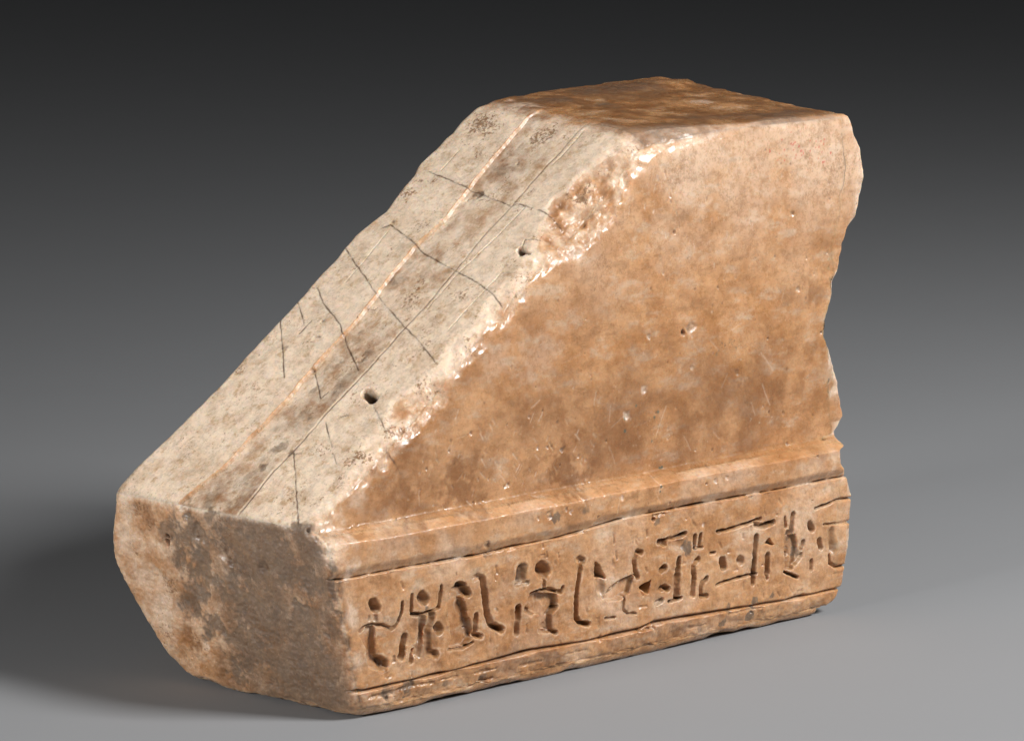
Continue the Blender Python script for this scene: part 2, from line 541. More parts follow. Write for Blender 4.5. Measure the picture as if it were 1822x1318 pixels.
for i in range(75):
    x, y = random.uniform(720, 1480), random.uniform(260, 900)
    if y < 1000-(x-600)*1.2:
        continue
    a = random.choice([-1.0, -1.2, 1.35, 1.5, 0.9, -0.5])+random.uniform(-.3, .3)
    L = random.uniform(5, 30)*(1 if random.random() < .7 else 2)
    I, d, hw = stroke(iSIDE, [(x, y), (x+L*math.cos(a)*.5, y+L*math.sin(a)*.5), (x+L*math.cos(a), y+L*math.sin(a)+random.uniform(-3, 3))], random.uniform(1.8, 3.2))
    prof = 1-sstep(hw*0.2, hw*1.2, d)
    idx = near[iSIDE][I]
    H[iSIDE][idx] -= 0.0007*prof
    M['pale'][idx] = np.maximum(M['pale'][idx], random.uniform(.1, .45)*prof)
for i in range(150):                          # scuffed crystalline patch below the chipped edge
    x, y = random.gauss(1175, 70), random.gauss(300, 60)
    if y < 1000-(x-600)*1.2-20 or y < 235:
        continue
    I, d, hw = stroke(iSIDE, [(x, y), (x+random.uniform(-2, 2), y+random.uniform(2, 9))], random.uniform(2, 5))
    prof = 1-sstep(hw*.1, hw*1.1, d*(1+.6*N3[near[iSIDE][I]]))
    idx = near[iSIDE][I]
    H[iSIDE][idx] -= random.uniform(.0005, .0018)*prof
    M['pale'][idx] = np.maximum(M['pale'][idx], random.uniform(.3, .9)*prof)
for i in range(60):                           # nicks low on the wall
    x, y = random.uniform(760, 1080), random.uniform(740, 900)
    a = random.choice([.9, 1.1, -1.2])
    L = random.uniform(4, 16)
    I, d, hw = stroke(iSIDE, [(x, y), (x+L*math.cos(a), y+L*math.sin(a))], random.uniform(2.5, 5))
    prof = 1-sstep(hw*.1, hw*1.1, d)
    idx = near[iSIDE][I]
    H[iSIDE][idx] -= random.uniform(.0005, .0016)*prof
    M['pale'][idx] = np.maximum(M['pale'][idx], random.uniform(.1, .6)*prof)
for i in range(260):                          # small peck marks
    x, y = random.uniform(660, 1490), random.uniform(240, 930)
    if y < 1000-(x-600)*1.2:
        continue
    I, d, hw = stroke(iSIDE, [(x, y)], random.uniform(3, 8))
    prof = 1-sstep(hw*0.2, hw*1.1, d*(1+0.6*N3[near[iSIDE][I]]))
    idx = near[iSIDE][I]
    H[iSIDE][idx] -= random.uniform(.0008, .0025)*prof
    (M['dirt'] if random.random() < .55 else M['pale'])[idx] += random.uniform(.2, .6)*prof

for px, L, wd, dep, dirt in [((665, 1240), 50, 12, .005, .8), ((715, 1226), 60, 9, .004, .8), ((790, 1210), 30, 7, .003, .5), ((850, 1198), 36, 8, .004, .4), ((860, 1215), 20, 14, .008, .6),
                             ((1140, 1122), 26, 10, .009, .9), ((1165, 1112), 16, 8, .006, .9), ((1300, 1092), 60, 8, .003, .5), ((1010, 1165), 40, 6, .002, .3), ((930, 1185), 40, 8, .003, .3), ((1230, 1118), 30, 6, .002, .5), ((905, 975), 14, 10, .006, .7), ((870, 984), 26, 7, .005, .8), ((1010, 952), 30, 6, .004, .8), ((1165, 918), 20, 7, .005, .9)]:
    I, d, hw = stroke(iSIDE, [px, (px[0]+L, px[1]-L*.2)], wd)
    idx = near[iSIDE][I]
    prof = 1-sstep(0, hw*1.1, d*(1+.6*N3[idx]+.6*N2[idx]))
    H[iSIDE][idx] -= .6*dep*prof
    M['dirt'][idx] = np.maximum(M['dirt'][idx], .7*dirt*prof*np.clip(.35+1.2*N3[idx]+.6*N2[idx], 0, 1))

# stains on the long face
for px, r, v in [((1000, 830), 30, 1), ((1040, 845), 26, 1), ((820, 860), 60, .8), ((720, 890), 50, .8), ((1380, 690), 50, .7), ((1440, 620), 34, .6), ((1310, 665), 18, .9), ((1400, 520), 34, .6), ((1010, 838), 52, 1), ((1050, 800), 40, .8), ((960, 850), 40, .7), ((1375, 725), 40, .6), ((1420, 690), 40, .5), ((1100, 700), 60, .45), ((900, 700), 60, .35), ((760, 850), 60, .6),
                 ((690, 890), 45, .6), ((1450, 520), 40, .6), ((1260, 640), 60, .4), ((1090, 560), 60, .3), ((1480, 420), 30, .4), ((1330, 470), 50, .3), ((1150, 640), 70, .4), ((1300, 760), 80, .4),
                 ((860, 800), 70, .4), ((760, 1140), 26, .8), ((740, 1110), 22, .7), ((700, 1110), 30, .3), ((1060, 430), 45, .3), ((1400, 850), 40, .2), ((1470, 960), 30, .3), ((830, 1060), 50, .3),
                 ((1030, 900), 60, .3), ((900, 1190), 60, .5), ((980, 1180), 50, .5), ((1250, 800), 50, .4), ((1440, 780), 40, .5), ((950, 600), 50, .3), ((800, 720), 30, .4), ((1200, 1140), 60, .5)]:
    blob('brown', iSIDE, px, r*1.3, min(1, v*1.1), 1.0, 0.7)
for px, r, v in [((1330, 280), 130, .55), ((1440, 270), 80, .5), ((1250, 300), 90, .4), ((1200, 240), 60, .5), ((600, 985), 34, .9), ((620, 1010), 26, .8), ((628, 1100), 26, .8), ((640, 1170), 28, .7), ((650, 1235), 24, .5), ((585, 950), 40, .8),
                 ((640, 880), 26, .6), ((960, 640), 60, .3), ((1190, 420), 70, .3), ((1480, 815), 26, .5), ((1300, 860), 40, .3), ((1490, 660), 24, .7), ((1503, 845), 18, 1), ((1480, 830), 14, .5), ((880, 640), 50, .3), ((700, 965), 60, .3),
                 ((690, 1250), 40, .4), ((1040, 1170), 40, .35), ((1480, 640), 22, 1), ((1490, 700), 20, 1), ((1517, 242), 24, 1), ((1527, 290), 16, 1), ((1500, 225), 18, .8), ((1180, 250), 30, .9), ((1150, 275), 26, .9), ((1230, 245), 26, .6), ((1120, 350), 16, .5)]:
    blob('pale', iSIDE, px, r, v*.85, 1.0, 0.8)
for px, r, v in [((985, 922), 12, 1), ((1225, 975), 14, .8), ((1345, 1020), 8, .8), ((1375, 1060), 14, .8), ((1345, 1070), 12, .9), ((1290, 1110), 12, .8), ((1340, 1098), 11, .9), ((1360, 1085), 9, .7), ((1240, 975), 10, .6),
                 ((1408, 960), 9, .7), ((730, 1225), 18, .7), ((690, 1230), 18, .7), ((800, 1215), 14, .5), ((1170, 930), 12, .6), ((1040, 905), 12, .5), ((870, 985), 14, .4), ((1420, 980), 14, .5), ((1300, 1085), 16, .6), ((760, 1080), 8, .6), ((1250, 1120), 14, .4), ((865, 1205), 12, .5)]:
    blob('grey', iSIDE, px, r, v, 0.9, 0.9)
for i in range(46):
    blob('red', iSIDE, (random.gauss(1425, 28), random.gauss(266, 12)), random.uniform(1.2, 2.6), 1, .6, .3)
for c in [(1112, 745, 3), (1131, 722, 2.5), (1172, 733, 3), (1165, 742, 2.5), (1111, 767, 3), (1178, 830, 2.5), (1174, 832, 2.5), (1173, 865, 3), (1172, 873, 2), (1160, 785, 2)]:
    blob('green', iSIDE, c[:2], c[2]*1.3, .9, .6, .3)
for i in range(40):
    a = random.random()
    blob('green', iSIDE, (1272+42*a+random.gauss(0, 2), 636-30*math.sin(a*2.6)+random.gauss(0, 3)), random.uniform(1, 2.2), .5, .6, .3)

# ------------------------------------------------------------------ sloping face: raised strip, step, centre groove, hour lines
k = iSLOPE
qq = Q[k]
idxS = near[k]
a2, b2 = AX[k]
ridge = px2(k, [(945, 201), (908, 247), (857, 307), (823, 349), (789, 392), (738, 439), (687, 502), (628, 579), (560, 649), (515, 704), (481, 742), (443, 780), (397, 833), (352, 867), (321, 893)])
groove = px2(k, [(1038, 222), (998, 269), (955, 315), (913, 364), (866, 413), (811, 480), (768, 532), (721, 583), (655, 658), (579, 738), (526, 799), (488, 837), (450, 886), (428, 912)])
o1, o2 = np.argsort(ridge[:, 0]), np.argsort(groove[:, 0])
sgn = 1.0 if ridge[:, 1].mean() > groove[:, 1].mean() else -1.0
yr = np.interp(qq[:, 0], ridge[o1, 0], ridge[o1, 1])*sgn
yg = np.interp(qq[:, 0], groove[o2, 0], groove[o2, 1])*sgn
yr = yr+.0009*N2[idxS]
yy = qq[:, 1]*sgn                             # grows towards the far edge
mid = np.clip((yy-yg)/(yr-yg), 0, 1)
hs = -0.0048*mid**1.2                         # middle strip leans down towards the step
hs = np.where(yy > yr, -0.0048*(1-sstep(-0.0003, 0.0016+.0005*N1[idxS], yy-yr))+0.0004*sstep(0, .004, yy-yr), hs)
hs -= 0.0010*np.exp(-((yy-yg)/0.0016)**2)*np.clip(0.8+0.5*N1[idxS], 0.3, 1.2)
fade = sstep(-0.01, 0.05, qq[:, 0]-groove[:, 0].min())
hs += 0.0014*N1[idxS]+0.0004*N2[idxS]+0.0001*N3[idxS]
H[k][idxS] = hs
Hb[k] = H[k].copy()
M['dirt'][idxS] = np.maximum(M['dirt'][idxS], 0.95*np.exp(-((yy-yg)/0.0015)**2)*np.clip(0.85+0.3*N1[idxS]+0.4*N2[idxS], 0.2, 1)*sstep(-.02, -.006, G0[idxS, iSLOPE])*sstep(-.004, .012, -G0[idxS, iEND]))
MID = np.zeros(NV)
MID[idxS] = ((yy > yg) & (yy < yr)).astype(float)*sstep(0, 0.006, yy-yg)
LEFT = np.zeros(NV)
LEFT[idxS] = (yy >= yr)
WALL = np.zeros(NV)
WALL[idxS] = np.exp(-((yy-yr-0.0015)/0.0028)**2)
Z4 = (560, 120, 2.353)
ZS = (200, 480, 2.636)
HOURS = [
 (Z4, 3.4, [[(478, 438), (540, 462), (622, 496), (655, 510), (690, 521), (735, 545), (775, 558)], [(775, 558), (822, 580), (850, 570), (950, 600), (1035, 642)]]),
 (Z4, 3.6, [[(280, 672), (318, 660), (390, 712), (425, 742), (450, 770), (520, 812), (585, 850), (690, 905), (782, 982)]]),
 (Z4, 3.6, [[(130, 758), (175, 830), (217, 886), (250, 938), (310, 1010), (377, 1087), (440, 1150), (490, 1215), (512, 1242)]]),
 (ZS, 3.8, [[(962, 85), (990, 160), (1040, 220), (1068, 262), (1095, 345), (1130, 420), (1155, 472)]]),
 (ZS, 3.8, [[(868, 148), (900, 250)], [(878, 302), (935, 238)], [(945, 478), (975, 602), (1012, 568)]]),
 (ZS, 3.6, [[(788, 228), (800, 400), (806, 505)], [(998, 715), (1030, 832)], [(1030, 858), (1052, 905)]]),
 (ZS, 3.6, [[(1225, 640), (1250, 690), (1282, 752), (1280, 855)]]),
 (ZS, 4.2, [[(850, 860), (860, 1000), (866, 1100), (872, 1195)]]),
]
for z, wd, lines in HOURS:
    sid = newsub('hour_line')
    for ln in lines:
        I, d, hw = stroke(k, ln, wd*z[2]*.82, z)
        carve(k, I, np.maximum(d+.0004*N3[near[k][I]], 0), hw*(.95+.6*N2[near[k][I]]), .0008, 1.0, sid, .8)
for z, wd, ln, dirt in [(Z4, 4, [(1125, 262), (1060, 340), (1000, 402)], .35), (Z4, 3, [(880, 585), (780, 690), (600, 862), (470, 1010)], .45), (Z4, 2.5, [(880, 860), (780, 860), (560, 1100)], .25), (Z4, 2.5, [(610, 345), (530, 430)], .4), (Z4, 2.5, [(310, 680), (200, 820), (130, 900)], .3), (ZS, 3.5, [(1110, 680), (1060, 692)], .7),
                        (Z4, 3, [(940, 718), (880, 722), (866, 760)], .7)]:
    I, d, hw = stroke(k, ln, wd*z[2], z)
    carve(k, I, d, hw, .0015, dirt, -1, .8)
for z, pts, wd, dep in [(ZS, [(1195, 575), (1222, 605)], 52, .030), (ZS, [(1222, 602), (1236, 600)], 30, .02), (Z4, [(862, 762), (872, 775)], 34, .018), (Z4, [(880, 772), (898, 775)], 14, .008)]:
    I, d, hw = stroke(k, pts, wd, z)
    if wd > 33:
        sid = newsub('drilled_hole')
    carve(k, I, d, hw, dep, 1.0, sid, .45)
for px, r, dep in [((848, 402), 0, 0), ((920, 290), 5, .004), ((852, 345), 9, .003), ((575, 570), 6, .003), ((565, 600), 11, .0025), ((640, 640), 10, .003), ((606, 640), 9, .002), ((830, 352), 4, .005), ((555, 655), 8, .002), ((700, 395), 8, .002), ((530, 925), 6, .004)]:
    if not r:
        continue
    I, d, hw = stroke(k, [px], r*2)
    idx = idxS[I]
    prof = 1-sstep(hw*.3, hw, d*(1+.6*N3[idx]+.4*N2[idx]))
    H[k][idx] -= dep*prof*(0.7+.8*N3[idx])
    M['dirt'][idx] = np.maximum(M['dirt'][idx], prof*np.clip(.3+1.3*N3[idx], 0, 1)*.7)
# patches where rusty speckles gather on the slope
for px, r, v in [((860, 225), 60, 1), ((830, 250), 40, .9), ((735, 330), 45, .7), ((700, 390), 30, .7), ((970, 240), 34, 1), ((780, 320), 30, .6), ((770, 400), 40, .5), ((860, 345), 30, .8), ((800, 520), 60, .5), ((740, 520), 50, .6), ((600, 470), 24, .5), ((470, 630), 40, .7), ((430, 650), 30, .7),
                 ((560, 590), 40, .5), ((700, 570), 40, .5), ((820, 560), 40, .7), ((900, 470), 30, .5), ((640, 810), 34, 1), ((610, 850), 30, .9), ((690, 770), 20, .8), ((560, 890), 30, .8), ((520, 870), 40, .6), ((760, 680), 30, .6), ((1040, 330), 30, .9), ((1060, 300), 26, .8), ((620, 630), 40, .6),
                 ((380, 700), 24, .5), ((300, 790), 30, .3), ((540, 760), 50, .4), ((750, 620), 50, .5), ((580, 800), 40, .4), ((990, 330), 40, .3)]:
    blob('spot', k, px, r, v, 1, .8)
for px, r, v in [((700, 540), 50, .7), ((740, 500), 40, .6), ((560, 690), 36, .6), ((520, 740), 34, .5), ((620, 620), 40, .5), ((860, 390), 50, .5), ((900, 320), 50, .35), ((480, 790), 26, .5), ((400, 850), 34, .6), ((350, 880), 24, .7), ((440, 870), 40, .5), ((500, 860), 24, .4)]:
    blob('brown', k, px, r, v*.35, 1, .7)
for px, r, v in [((640, 590), 16, .4), ((500, 795), 26, .7), ((520, 805), 22, .8), ((560, 690), 20, .6), ((470, 830), 16, .6), ((445, 885), 18, .7), ((850, 345), 18, .8), ((1080, 290), 26, .5), ((600, 650), 20, .4), ((545, 590), 24, .35), ((505, 620), 18, .4)]:
    blob('grey', k, px, r, v*.8, 1, .8)

# ------------------------------------------------------------------ end face
k = iEND
idxE = near[k]
H[k][idxE] = 0.004*N1[idxE]+0.0022*N2[idxE]+0.0011*N3[idxE]-.004*np.clip(N2[idxE]-.15, 0, 1)*np.clip(.5+N1[idxE], 0, 1)
Hb[k] = H[k].copy()
for px, r, dep in [((297, 967), 5, .012), ((296, 955), 4, .006), ((410, 1000), 10, .005), ((400, 985), 18, .004), ((470, 1010), 12, .003), ((350, 950), 18, .004), ((330, 905), 20, .003), ((545, 945), 4, .006)]:
    I, d, hw = stroke(k, [px], r*2.2)
    idx = idxE[I]
    prof = 1-sstep(hw*.3, hw, d*(1+.5*N2[idx]))
    H[k][idx] -= dep*prof
    M['dirt'][idx] = np.maximum(M['dirt'][idx], prof*np.clip(.2+1.3*N3[idx]+(.8 if r < 6 else 0), 0, 1)*.9)
for px, r, v in [((470, 1090), 80, 1), ((500, 1000), 60, .95), ((540, 960), 40, .8), ((560, 1040), 55, .75), ((450, 1150), 70, .9), ((360, 1000), 45, .8), ((340, 950), 45, .8), ((390, 940), 45, .8), ((320, 990), 26, .6), ((420, 1060), 50, .9), ((540, 1130), 60, .8), ((350, 1060), 40, .7), ((380, 1110), 40, .8), ((570, 1180), 50, .5), ((500, 1200), 50, .5),
                 ((580, 1080), 40, .6), ((300, 940), 30, .5), ((450, 960), 30, .8), ((585, 1040), 34, .6), ((600, 1120), 34, .5)]:
    blob('grey', k, px, r*1.35, v, 1, .75)
for px, r, v in [((590, 1050), 45, 1), ((604, 1130), 45, 1), ((615, 1200), 45, 1), ((578, 1000), 36, .9), ((560, 970), 36, .7), ((560, 1180), 70, .9), ((590, 1100), 50, .9), ((600, 1220), 50, .8), ((480, 1210), 50, .6), ((340, 1130), 40, .9), ((350, 1150), 30, 1), ((300, 960), 40, .5), ((260, 910), 30, .7), ((240, 900), 22, .6), ((265, 925), 24, .8), ((400, 1180), 50, .7), ((350, 1080), 40, .5), ((560, 1000), 40, .6), ((420, 1000), 60, .5), ((245, 1000), 30, .2)]:
    blob('brown', k, px, r, v, 1, .8)
for px, r, v in [((250, 905), 24, .9), ((262, 930), 20, .9), ((340, 1060), 40, .8), ((345, 1130), 26, 1), ((330, 1000), 40, .6), ((420, 1200), 60, .7), ((520, 1230), 60, .6), ((440, 1110), 60, .5), ((290, 900), 30, .4), ((300, 1040), 26, .6), ((380, 1160), 30, .8), ((480, 1140), 60, .4)]:
    blob('spot', k, px, r, v, 1, .8)
for px, r, v in [((225, 960), 40, .5), ((275, 1080), 60, .6), ((250, 1020), 40, .5), ((300, 1120), 30, .6), ((400, 1020), 20, .5), ((370, 1150), 16, .7), ((220, 880), 26, .8), ((300, 870), 40, .5), ((290, 890), 20, .5), ((360, 1050), 14, .5)]:
    blob('pale', k, px, r, v, 1, .7)

# ------------------------------------------------------------------ top
k = iTOP
idxT = near[k]
H[k][idxT] = 0.0030*N1[idxT]+0.0010*N2[idxT]+0.0005*N3[idxT]
Hb[k] = H[k].copy()
I, d = poly(k, [(1108, 157), (1135, 146), (1235, 144), (1236, 152), (1150, 163)], None, .03)
H[k][idxT[I]] += 0.005*(1-sstep(-.020, .012, d))
M['brown'][idxT] = np.maximum(M['brown'][idxT], sstep(-.02, -.002, G0[idxT, iTOP])*np.clip(0.92+.9*N1[idxT]+.5*N2[idxT], 0.35, 1))
for px, r, v in [((1090, 190), 40, 1), ((1220, 195), 60, 1), ((1330, 180), 60, .9), ((1280, 170), 40, 1), ((1180, 160), 60, .9), ((1050, 170), 60, .7), ((1400, 190), 50, .8)]:
    blob('brown', k, px, r, v, 1, .8)
blob('grey', k, (1080, 187), 34, .8, 1, .8)
for px, r, v in [((920, 185), 50, .7), ((1040, 220), 40, .4), ((1250, 180), 24, .4), ((970, 205), 40, .6)]:
    blob('pale', k, px, r, v, 1, .8)

# ------------------------------------------------------------------ worn edges, broken back, underside
nch = np.where((G0[:, iSIDE] > -.12) & (G0[:, iSLOPE] > -.13))[0]
wl = np.full(NV, .5)
wl[nch] = worley(P0[nch]+.004*np.stack([N2[nch], N3[nch], N1[nch]], 1), 26.0)
wl2 = np.full(NV, .5)
wl2[nch] = worley(P0[nch]+.003*np.stack([N3[nch], N2[nch], N1[nch]], 1), 62.0)
# chamfer depth along the edge between slope and long face
edge = [(1152, 236, 20), (1130, 262, 36), (1100, 300, 62), (1075, 331, 84), (1040, 375, 92), (1005, 420, 70), (975, 457, 34), (945, 495, 16), (915, 530, 20), (893, 558, 28), (860, 600, 12), (825, 645, 16), (790, 688, 34), (760, 725, 54), (725, 769, 38), (690, 812, 26), (650, 862, 16), (600, 925, 14), (580, 950, 14)]
ev = vD-vE
te = np.array([((hit(x, y, *WALLP)-vE)@ev)/(ev@ev) for x, y, _ in edge])
we = np.array([e[2] for e in edge])/1140.0
o = np.argsort(te)
tpar = ((P0-vE)@ev)/(ev@ev)
wch = np.interp(tpar, te[o], we[o])
wch = wch*(1+0.25*N1)+.005*N2*np.clip(wch/.03, 0, 1)+.020*np.clip(fbm(P0, 19.0, 3, 5.0, .6), -.25, 1)+.004*np.clip(N2+.3*N1, 0, 1)
flake = np.clip(np.interp(tpar, te[o], np.clip((we[o]-.026)/.03, 0, 1)), 0, 1)
H[iCH] = -np.maximum(wch, .002)*0.50+flake*(0.003*N1+0.0022*N2+0.0007*N3)
H[iCH] += flake*(.0042*(wl-.45)+.0012*(wl2-.45)*flake)+.0006*(wl-.45)
sel = (tpar > 1.02) | (tpar < -.06)
H[iCH] = np.where(sel, H[iCH]+np.minimum(np.where(tpar > .5, tpar-1.02, -.06-tpar)*0.4, 1)*1.0, H[iCH])
# chips along the edge of top and long face
xt = P0[:, 0]
wt = np.interp(xt, [vD[0]-.05, vD[0], vD[0]+.05, vD[0]+.10, vD[0]+.16, vD[0]+.22, vC[0]], [.02, .045, .040, .026, .014, .008, .006])
wt *= (1+.4*N1+.35*N2)
f2 = np.clip((wt-.01)/.02, 0, 1)
H[iCH2] = -np.maximum(wt, .003)*0.42+f2*(.0018*N2+.001*N1)+f2*.004*(wl-.45)
H[iCH2] = np.where(xt < vD[0]-.06, 1.0, H[iCH2])
# CUT
H[iCUT] = 0.004*N1+0.001*N2
H[iCUT2] = 0.004*N1+0.002*N2
# broken back: silhouette profile, in object x at each height
prof_px = [(1500, 203), (1516, 230), (1529, 262), (1534, 300), (1531, 340), (1519, 385), (1506, 408), (1500, 440), (1491, 478), (1481, 500), (1478, 530), (1470, 560), (1466, 600), (1477, 628), (1487, 680), (1500, 738), (1503, 765), (1500, 786), (1490, 800), (1490, 824), (1507, 852), (1514, 880), (1513, 930), (1508, 980), (1499, 1040), (1491, 1062), (1474, 1085), (1462, 1098)]
PP = np.array([hit(x, y, *(SIDE if y > 792 else WALLP)) for x, y in prof_px])
PP = PP[np.argsort(PP[:, 2])]
PP[(PP[:, 2] > .262) & (PP[:, 2] < .30), 0] = np.minimum(PP[(PP[:, 2] > .262) & (PP[:, 2] < .30), 0], hit(1492, 800, *SIDE)[0]+.015)
dev = PP@BACK[0]-BACK[1]
kb = near[iBACK]
yb = P0[kb][:, 1]
base = np.interp(P0[kb][:, 2], PP[:, 2], dev)
und = np.interp(np.clip(P0[kb][:, 2]+.06*N1[kb]*sstep(.05, .2, yb), 0, .9), PP[:, 2], dev)
H[iBACK][kb] = lerp(base, und*.6-.012, sstep(0.02, .2, yb))+(.006*N1[kb]+.003*N2[kb])*sstep(.0, .05, yb)+.0009*N2[kb]+.0007*N3[kb]+.0025*(worley(P0[kb]+.004*np.stack([N2[kb], N1[kb], N3[kb]], 1), 24.0)-.45)*np.clip(.5+1.2*N1[kb], 0, 1)
H[iBACK] += 0.006
# chipped flakes at the near back edge, where paler fresh stone shows
# far edge of the slope, from its outline against the background
far_px = [(196, 872), (222, 846), (300, 776), (350, 727), (400, 677), (440, 631), (490, 578), (540, 525), (562, 498), (600, 458), (632, 418), (660, 396), (686, 376), (697, 362), (708, 345), (737, 310), (746, 290), (776, 263), (792, 245), (803, 236), (818, 213), (845, 188), (862, 178)]
FP = np.array([hit(x, y, *SLOPE) for x, y in far_px])
sl = (vG-vF)/np.linalg.norm(vG-vF)
tf = (FP-vF)@sl
df = FP@FAR[0]-FAR[1]
o = np.argsort(tf)
kf = near[iFAR]
Pf = P0[kf]
tq = (Pf-vF)@sl
dd = np.interp(tq, tf[o], df[o])
dep = np.clip(-(G0[kf, iSLOPE]), 0, 1)
H[iFAR][kf] = dd*np.exp(-dep/.05)+.002*N1[kf]*sstep(0,.03,dep)+.0006*N2[kf]+.0015
# underside: edges nibbled away
kbt = near[iBOT]
H[iBOT][kbt] = -np.clip(.0045+.008*N1[kbt]+.004*N2[kbt], 0, 1)*sstep(.05, 0, np.minimum(-G0[kbt, iSIDE], -G0[kbt, iEND]))
for px, r, dpt in [((862, 1225), 26, .011), ((845, 1228), 14, .006), ((1160, 1165), 24, .009), ((1185, 1160), 16, .005), ((700, 1262), 20, .003)]:
    c = hit(px[0], px[1], *SIDE)
    dist = np.linalg.norm(P0[kbt]-np.array([c[0], 0, 0]), axis=1)
    H[iBOT][kbt] -= dpt*(1-sstep(.3, 1, dist/(r/1140.0)*(1+.3*N2[kbt])))

# ------------------------------------------------------------------ solve the surface: rounded intersection of all displaced planes
R = 0.007+0.002*N1
dEF = np.maximum(-G0[:, iEND], -G0[:, iFAR])
R = R+0.030*np.exp(-(dEF/.07)**2)*sstep(.06, .28, -G0[:, iSLOPE])+.002*np.exp(-(dEF/.07)**2)
dSE = np.maximum(-G0[:, iSIDE], -G0[:, iEND])
R = R+0.005*np.exp(-(dSE/.05)**2)
dB = np.maximum(-G0[:, iSIDE], -G0[:, iBOT])
R = R+0.003*np.exp(-(dB/.04)**2)
dB2 = np.maximum(-G0[:, iEND], -G0[:, iBOT])
R = R+0.006*np.exp(-(dB2/.04)**2)
dST = np.maximum(-G0[:, iSLOPE], -G0[:, iTOP])
R = R+0.010*np.exp(-(dST/.06)**2)
R = np.maximum(R, .003)
for c in (iCUT, iCUT2):
    R = R+.014*np.exp(-(np.maximum(-G0[:, c], np.minimum(-G0[:, iFAR], -G0[:, iCUT]+(c == iCUT)*1.0))/.05)**2)
dSS = np.maximum(-G0[:, iSIDE]-STEP, -G0[:, iSLOPE])
R = R+.010*np.exp(-(dSS/.04)**2)*sstep(.02, .12, P0[:, 2]-E_[2])
R = R+.012*np.exp(-(dEF/.05)**2)*sstep(.12, .0, -G0[:, iSLOPE])
HN = np.stack([H[i] for i in range(11)], 1)
NRM = np.stack([n for n, c in PL], 0)
CC = np.array([c for n, c in PL])
u0 = np.maximum(G0+np.where(np.arange(11) >= 7, HN*-1.0, 0)+0.02, 0)
wgt = u0.copy()
wgt[np.arange(NV), own] += 1e-3
dirv = wgt@NRM
dirv /= np.linalg.norm(dirv, axis=1)[:, None]
t = np.zeros(NV)
P = P0.copy()
for itn in range(14):
    g = P@NRM.T-CC-HN
    u = g+R[:, None]
    up = np.maximum(u, 0)
    f = np.minimum(u.max(1), 0)+np.sqrt((up**2).sum(1))-R
    t -= np.clip(f, -.05, .05)*0.95
    P = P0+dirv*t[:, None]
g = P@NRM.T-CC-HN
up = np.maximum(g+R[:, None], 0)
edge_m = 1-up.max(1)/np.maximum(np.sqrt((up**2).sum(1)), 1e-9)
dom = up.argmax(1)
P[:, 2] = np.maximum(P[:, 2], -GZ+0.0003)

# ------------------------------------------------------------------ weathering and tone masks by region
ch = ((dom == iCH) | (dom == iCH2)).astype(float)
fl = np.where(dom == iCH, flake, np.where(dom == iCH2, f2, 0))
tanv = np.select([own == iSIDE, own == iSLOPE, own == iEND, own == iTOP], [1.0, 0.12, 0.55, 1.0], 0.6)
sidelike = np.clip(1+G0[:, iSIDE]/0.012, 0, 1)
tl = np.full(11, .6)
tl[[iSIDE, iEND, iSLOPE, iTOP, iCH, iCH2]] = (1.0, .55, .12, 1.0, .35, .6)
uw = up**2
tanv = (uw*tl).sum(1)/np.maximum(uw.sum(1), 1e-12)
wEND = uw[:, iEND]/np.maximum(uw.sum(1), 1e-12)
M['tan'] = tanv+.0*N1
slope_near = (own == iSLOPE)
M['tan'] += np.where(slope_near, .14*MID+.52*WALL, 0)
M['brown'] = np.maximum(M['brown'], np.where(slope_near, MID*np.clip(.30+.55*N1+.5*N2, 0, .8), 0))  # middle strip: mottled brown stain, plus its shade put into the colour
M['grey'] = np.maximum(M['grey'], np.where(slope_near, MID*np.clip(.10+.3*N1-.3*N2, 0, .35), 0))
M['tan'] = np.where((dom == iCH), M['tan']+(.55+.3*N2-M['tan'])*sstep(.1, .5, flake), M['tan'])
M['brown'] = np.where((dom == iCH), np.maximum(M['brown'], flake*np.clip(.15+.9*N2+.6*N1, 0, .8)), M['brown'])
M['pale'] = np.where((dom == iCH2), np.maximum(M['pale'], .55*f2*np.clip(.6+N2, 0, 1)), M['pale'])
ed = sstep(.03, .25, edge_m)
M['pale'] = np.maximum(M['pale'], .55*ed*np.clip(.5+.5*N1+.6*N2, 0, 1)*np.where(P[:, 2] > .02, 1, .4))
M['pale'] = np.maximum(M['pale'], np.where(dom == iBACK, .9, 0))
M['pale'] = np.where((dom == iCH) | (dom == iCH2), M['pale']*np.clip(.75+.6*N2+.3*N1, .2, 1), M['pale'])
M['rough'] = np.maximum(M['rough'], np.maximum(ch*np.maximum(fl, .8), np.where(dom == iBACK, .8, 0)))
M['rough'] = np.maximum(M['rough'], np.where(own == iEND, .6, 0))
M['rough'] = np.maximum(M['rough'], .6*WALL*(own == iSLOPE))
M['rough'] = np.maximum(M['rough'], np.where((own == iSIDE) & (P[:, 2] < ZT_), np.where(P[:, 2] < ZG_, .30, .18), 0))
M['grey'] = np.maximum(M['grey'], np.where(own == iTOP, np.clip(.12+.5*N1, 0, .5), 0))
M['dirt'] = np.maximum(M['dirt'], np.where(dom == iTOP, np.clip(.16+.6*N1+.45*N2, 0, .6), 0))
bandm = (dom == iSIDE) & (P0[:, 2] < ZT_)
M['pale'] = np.maximum(M['pale'], np.where(bandm, np.clip(.04+.45*N1-.2*N2, 0, .4), 0))
yE = P0[:, 1]/F_[1]
endm = own == iEND
M['grey'] = np.maximum(M['grey'], np.where(endm, wEND*np.clip(.55+.6*N1, .15, .95)*(1-sstep(.42, .78, yE+.25*N1))*sstep(-.004, .03, -G0[:, iSIDE]), 0))
M['brown'] = np.maximum(M['brown'], np.where(endm, wEND*.7*(1-sstep(.40, .85, yE+.3*N1)), 0))
wallm = (dom == iSIDE) & (P[:, 2] > ZT_)
